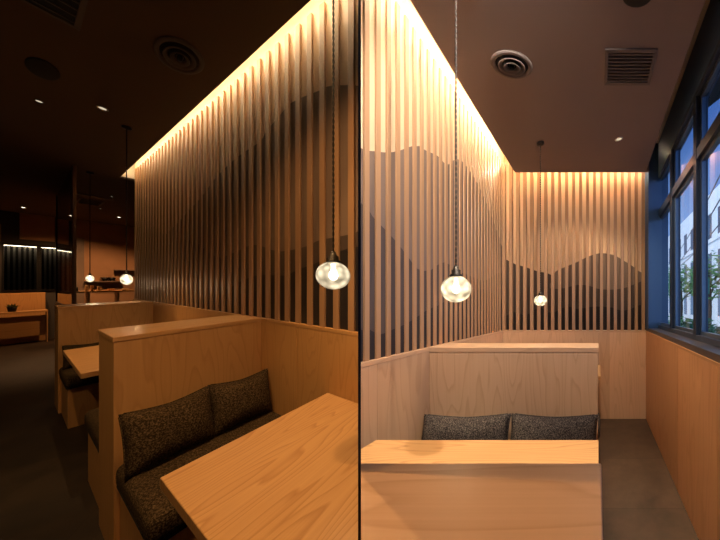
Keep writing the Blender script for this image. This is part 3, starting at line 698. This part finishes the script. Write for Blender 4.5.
# plant on the table
p = fL(Vector((.03, 10.72, .71)))
r = thing('potted_plant', 'small green plant in a dark pot on the far table', 'plant', p)
b = nbm(); lathe(b, p, [(0, 0), (.045, 0), (.06, .10), (.052, .10), (.05, .085), (0, .085)], 16); obj('pot', b, M['black'], r)
M['leaf_dark'] = plain('dark leaf', (.03, .06, .015), .5)
b = nbm()
for k in range(70):
    a = R.uniform(0, 6.28); t = R.uniform(.1, 1.1); L = R.uniform(.05, .11)
    q = Vector((p.x+.03*math.cos(a), p.y+.03*math.sin(a), p.z+.085)); d = Vector((math.cos(a)*math.sin(t), math.sin(a)*math.sin(t), math.cos(t)))
    sdir = d.cross(Vector((0, 0, 1))).normalized()*.008; s = bmesh.new()
    vs = [s.verts.new(q), s.verts.new(q+d*L*.5+sdir), s.verts.new(q+d*L), s.verts.new(q+d*L*.5-sdir)]
    s.faces.new(vs); put(b, s, 'x')
obj('leaves', b, M['leaf_dark'], r)
# counter and shelves beyond the booths
r = thing('counter', 'long oak counter with upright supports beyond the farther booth bench', 'counter', (1.2, 9.8, 0), fL)
b = nbm(); box(b, .62, 2.2, 9.6, 9.95, 1.10, 1.135, bev=.002, axis='x'); obj('worktop', b, M['oak_l'], r, fr=fL)
for uu in (.63, .89, 1.31, 1.75):
    b = nbm(); box(b, uu, uu+.03, 9.62, 9.95, 0, 1.10, axis='z'); obj('upright', b, M['oak_l'], r, fr=fL)
b = nbm(); box(b, .98, 1.60, VB-.16, VB, 1.33, 1.355, bev=.002, axis='x'); tag(obj('wall_shelf', b, M['hill'], fr=fL), 'lower dark wall shelf holding two bowls at the far end', 'shelf')
b = nbm(); box(b, 1.46, 2.1, VB-.16, VB, 1.64, 1.665, bev=.002, axis='x'); tag(obj('wall_shelf', b, M['hill'], fr=fL), 'upper dark wall shelf half hidden by the end of the slats', 'shelf')
b = nbm(); box(b, .86, .98, VB-.02, VB, 0, 2.45, axis='z'); tag(obj('recess_board', b, M['hill'], fr=fL), 'dark board standing in for the door recess in the brown far wall', 'post')  # dark recess built as a flat board on the wall
for uu, lb in ((1.30, 'small dark bowl, left one on the lower wall shelf'), (1.42, 'small dark bowl, right one on the lower wall shelf')):
    p = fL(Vector((uu, VB-.08, 1.355))); b = nbm(); lathe(b, p, [(0, 0), (.03, 0), (.035, .01), (.075, .09), (.07, .09), (.03, .02), (0, .015)], 20)
    tag(obj('bowl', b, M['black']), lb, 'bowl', 'bowls on the far shelf')
M['paper'] = plain('cream paper', (.6, .45, .25), .7)
for k, (uu, w, h, mt, nm, lb, ct) in enumerate(((.72, .05, .09, 'black', 'tin_box', 'small black box standing at the left end of the far counter', 'box'),
      (.86, .05, .12, 'paper', 'menu_card', 'pale card, leftmost of the cards propped on the far counter', 'card'), (.94, .05, .12, 'oak_l', 'menu_card', 'tan card, second of the cards propped on the far counter', 'card'),
      (1.03, .06, .10, 'paper', 'menu_card', 'pale card, third of the cards propped on the far counter', 'card'), (1.18, .10, .045, 'oak_l', 'wooden_tray', 'low wooden tray in the middle of the far counter', 'tray'),
      (1.40, .10, .04, 'paper', 'paper_stack', 'low pale paper stack near the slats on the far counter', 'paper'))):
    b = nbm(); box(b, uu, uu+w, 9.68, 9.76, 1.135, 1.135+h, bev=.003); tag(obj(nm, b, M[mt], fr=fL), lb, ct)
# vertical light fitting at the far left
b = nbm(); box(b, -.10, -.075, 9.0, 9.05, 2.05, 2.35, bev=.004); tag(obj('wall_lamp', b, M['spot_dim'] if 'spot_dim' in M else M['brass'], fr=fL), 'small upright brass light fitting high at the far left edge', 'lamp')
# dim corridor lamps: downlights over the far counter and tables
downlight('recessed downlight over the shelves at the far end, nearest the long counter', (1.35, 9.75), LCEIL, fL, power=42, angle=150, col=(1, .5, .2))
downlight('recessed downlight over the far table with the potted plant', (.15, 10.3), LCEIL, fL, power=45, angle=110, col=(1, .5, .2))
downlight('added fill downlight over the table between the two corridor benches', (.42, 3.7), LCEIL, fL, power=20, angle=44, col=(1, .58, .24), mat=M['spot'])  # added fill with a dimmed lens, no real fitting here

# ---------------------------------------------------------------- divider between the bays, rear wall
b = nbm()
D = Vector((-0.3481, 1, 0)).normalized()
def slab(bm, s0, s1, z0, z1, t):
    s = bmesh.new(); vs = []
    for z in (z0, z1):
        for (a, c) in ((s0, -t), (s1, -t), (s1, t), (s0, t)): vs.append(s.verts.new(D*a + DIVN*c + Vector((0, 0, z))))
    for q in ((0, 1, 2, 3), (4, 5, 6, 7), (0, 1, 5, 4), (1, 2, 6, 5), (2, 3, 7, 6), (3, 0, 4, 7)): s.faces.new([vs[i] for i in q])
    put(bm, s, 'x')
slab(b, .46, 3.2, -.1, 3.9, HALF-.0002)
tag(obj('view_divider', b, M['black_matt']), 'thin black upright panel added as the line between the two side-by-side views', 'partition')  # added panel, stands for the border between the paired views
b = nbm(); slab(b, -6, -.07, -1.0, 3.9, .02); struct(obj('light_block_wall', b, M['dark_wall']))  # unseen wall behind the camera, added to keep the bays' light apart
b = nbm(); box(b, -7, 1.5, -2.0, -1.9, -1.2, 4.0); struct(obj('wall_front', b, M['dark_wall']))
b = nbm(); box(b, -9, 3, -3, 6, 3.72, 3.78); struct(obj('ceiling', b, M['dark_wall'], clip=0))

# ---------------------------------------------------------------- outside the windows
M['facade'] = plain('pale stone facade', (.85, .84, .80), .8, var=.06)
M['dark_glass'] = plain('dark building glass', (.03, .04, .055), .15)
M['asphalt'] = plain('asphalt', (.12, .125, .13), .8, var=.2, vscale=2)
M['pave'] = plain('pavement', (.34, .35, .36), .8, var=.12, vscale=3)
M['leaf'] = plain('green leaf', (.12, .30, .08), .5, var=.4, vscale=5)
M['bark'] = plain('bark', (.09, .06, .04), .9)
M['brick'] = plain('red brown brick', (.18, .06, .045), .85, var=.25, vscale=30)
M['sign'] = plain('green sign enamel', (.02, .25, .13), .4)
b = nbm(); box(b, .9, 60, -30, 90, -.25, -.15); o = struct(obj('ground', b, M['asphalt'], fr=fR))
b = nbm(); box(b, .9, 3.4, -30, 90, -.15, -.05); box(b, 6.6, 8.0, -30, 90, -.15, -.05); struct(obj('pavement', b, M['pave'], fr=fR))
M['paint'] = plain('white road paint', (.6, .6, .6), .7)
b = nbm()
for k in range(6): box(b, 3.7+k*.48, 3.95+k*.48, 9, 12, -.15, -.147)
tag(obj('crosswalk', b, M['paint'], fr=fR), 'white zebra crossing on the street outside the windows', 'road marking')
def building(label, x, y0, y1, H, mat, step, wz, name='building'):
    r = thing(name, label, 'building', (x, (y0+y1)/2, 0), fR)
    b = nbm(); box(b, x, x+6, y0, y1, -.15, H)
    z = wz[0]
    b2 = nbm()
    for z in wz[1:]: box(b2, x-.12, x, y0, y1, z-.35, z-.22)
    obj('facade', b, mat, r, fr=fR); obj('ledges', b2, mat, r, fr=fR)
    y = y0+.5; cnt = 0
    while y < y1-1 and cnt < 20:
        for z in wz:
            b = nbm(); box(b, x-.02, x+.04, y, y+step*.42, z, z+1.75); obj('window', b, M['dark_glass'], r, fr=fR)
        y += step; cnt += 1
building('pale stone building with rows of tall dark windows across the street', 8, 11, 46, 9.6, M['facade'], 1.7, (.9, 3.6, 6.4))
M['facade2'] = plain('brown brick facade', (.16, .09, .07), .9, var=.2)
building('brown brick building at the end of the street, behind the pale stone one', 5.5, 50, 70, 13, M['facade2'], 3, (2, 5, 8))
b = nbm(); box(b, .80, .88, 3.42, 3.9, -.1, 4.2); tag(obj('brick_pier', b, M['brick'], fr=fR), 'narrow red brick pier just outside the farthest window', 'pier')
def leaves(bm, c, rad, n, sz, rr):
    for k in range(n):
        while True:
            q = Vector((rr.uniform(-1, 1), rr.uniform(-1, 1), rr.uniform(-1, 1)))
            if .25 < q.length < 1: break
        p = Vector(c) + Vector((q.x*rad[0], q.y*rad[1], q.z*rad[2]))*(.8+.4*noise.noise(q*2.5))
        a = Vector((rr.gauss(0, 1), rr.gauss(0, 1), rr.gauss(0, 1))).normalized(); d = a.orthogonal().normalized()
        s = bmesh.new(); L = sz*rr.uniform(.6, 1.3)
        s.faces.new([s.verts.new(p-a*L), s.verts.new(p+d*L*.4), s.verts.new(p+a*L), s.verts.new(p-d*L*.4)]); put(bm, s, 'x', off=(0, 0, 0))
def tree(label, x, y, h, rad, seed):
    rr = random.Random(seed); c = fR(Vector((x, y, -.05)))
    r = thing('street_tree', label, 'tree', c, fW, 'street trees outside')
    b = nbm(); tube(b, [c, c+Vector((.05, 0, h*.4)), c+Vector((.0, .05, h*.8))], .07, 8)
    for k in range(5):
        a = rr.uniform(0, 6.28); s0 = c+Vector((.03, .02, h*rr.uniform(.4, .7))); tube(b, [s0, s0+Vector((math.cos(a)*rad*.5, math.sin(a)*rad*.5, .5))], .025, 6)
    obj('trunk', b, M['bark'], r)
    b = nbm(); leaves(b, (c.x, c.y, c.z+h*.75), (rad, rad, h*.32), 900, .11, rr); obj('crown', b, M['leaf'], r)
tree('green street tree seen through the middle window pane', 4.6, 14.5, 3.9, 1.1, 1)
tree('green street tree seen through the pane at the right edge', 4.9, 11.5, 3.8, 1.0, 2)
tree('distant green street tree behind the narrow farthest pane', 5.5, 21, 4.2, 1.2, 3)
b = nbm(); rr = random.Random(5); leaves(b, (0, 0, 0), (1, 1, 1), 1, .05, rr)
b = nbm()
for k in range(9):
    c = fR(Vector((1.75+rr.uniform(-.1, .1), 2.2+k*.45, .93))); leaves(b, c, (.38, .38, .36), 240, .05, rr)
tag(obj('hedge', b, M['leaf'], fr=fW), 'low green hedge just outside the windows', 'hedge')
r = thing('street_sign', 'green upright street sign on a pole outside the right window pane', 'sign', (4.15, 10, -.05), fR)
c = fR(Vector((4.15, 10, -.05))); b = nbm(); tube(b, [c, c+Vector((0, 0, 3.2))], .03, 8); obj('pole', b, M['white'], r)
b = nbm(); box(b, c.x-.10, c.x+.10, c.y-.05, c.y-.03, 1.95, 2.55, bev=.005); obj('sign_plate', b, M['sign'], r)
for k, (za, zb) in enumerate(((6.2, 5.2), (5.4, 4.6), (4.4, 4.9))):
    b = nbm(); p0 = fR(Vector((3.2, 4, za))); p1 = fR(Vector((6.6, 26, zb+.5)))
    tube(b, [p0.lerp(p1, t/12)-Vector((0, 0, .9*math.sin(math.pi*t/12))) for t in range(13)], .018, 5)
    tag(obj('overhead_cable', b, M['black']), ['highest sagging black cable over the street', 'middle sagging black cable over the street', 'lowest sagging black cable over the street'][k], 'cable', 'cables over the street')

for o in bpy.data.objects:
    if 'o0' in o: del o['o0']
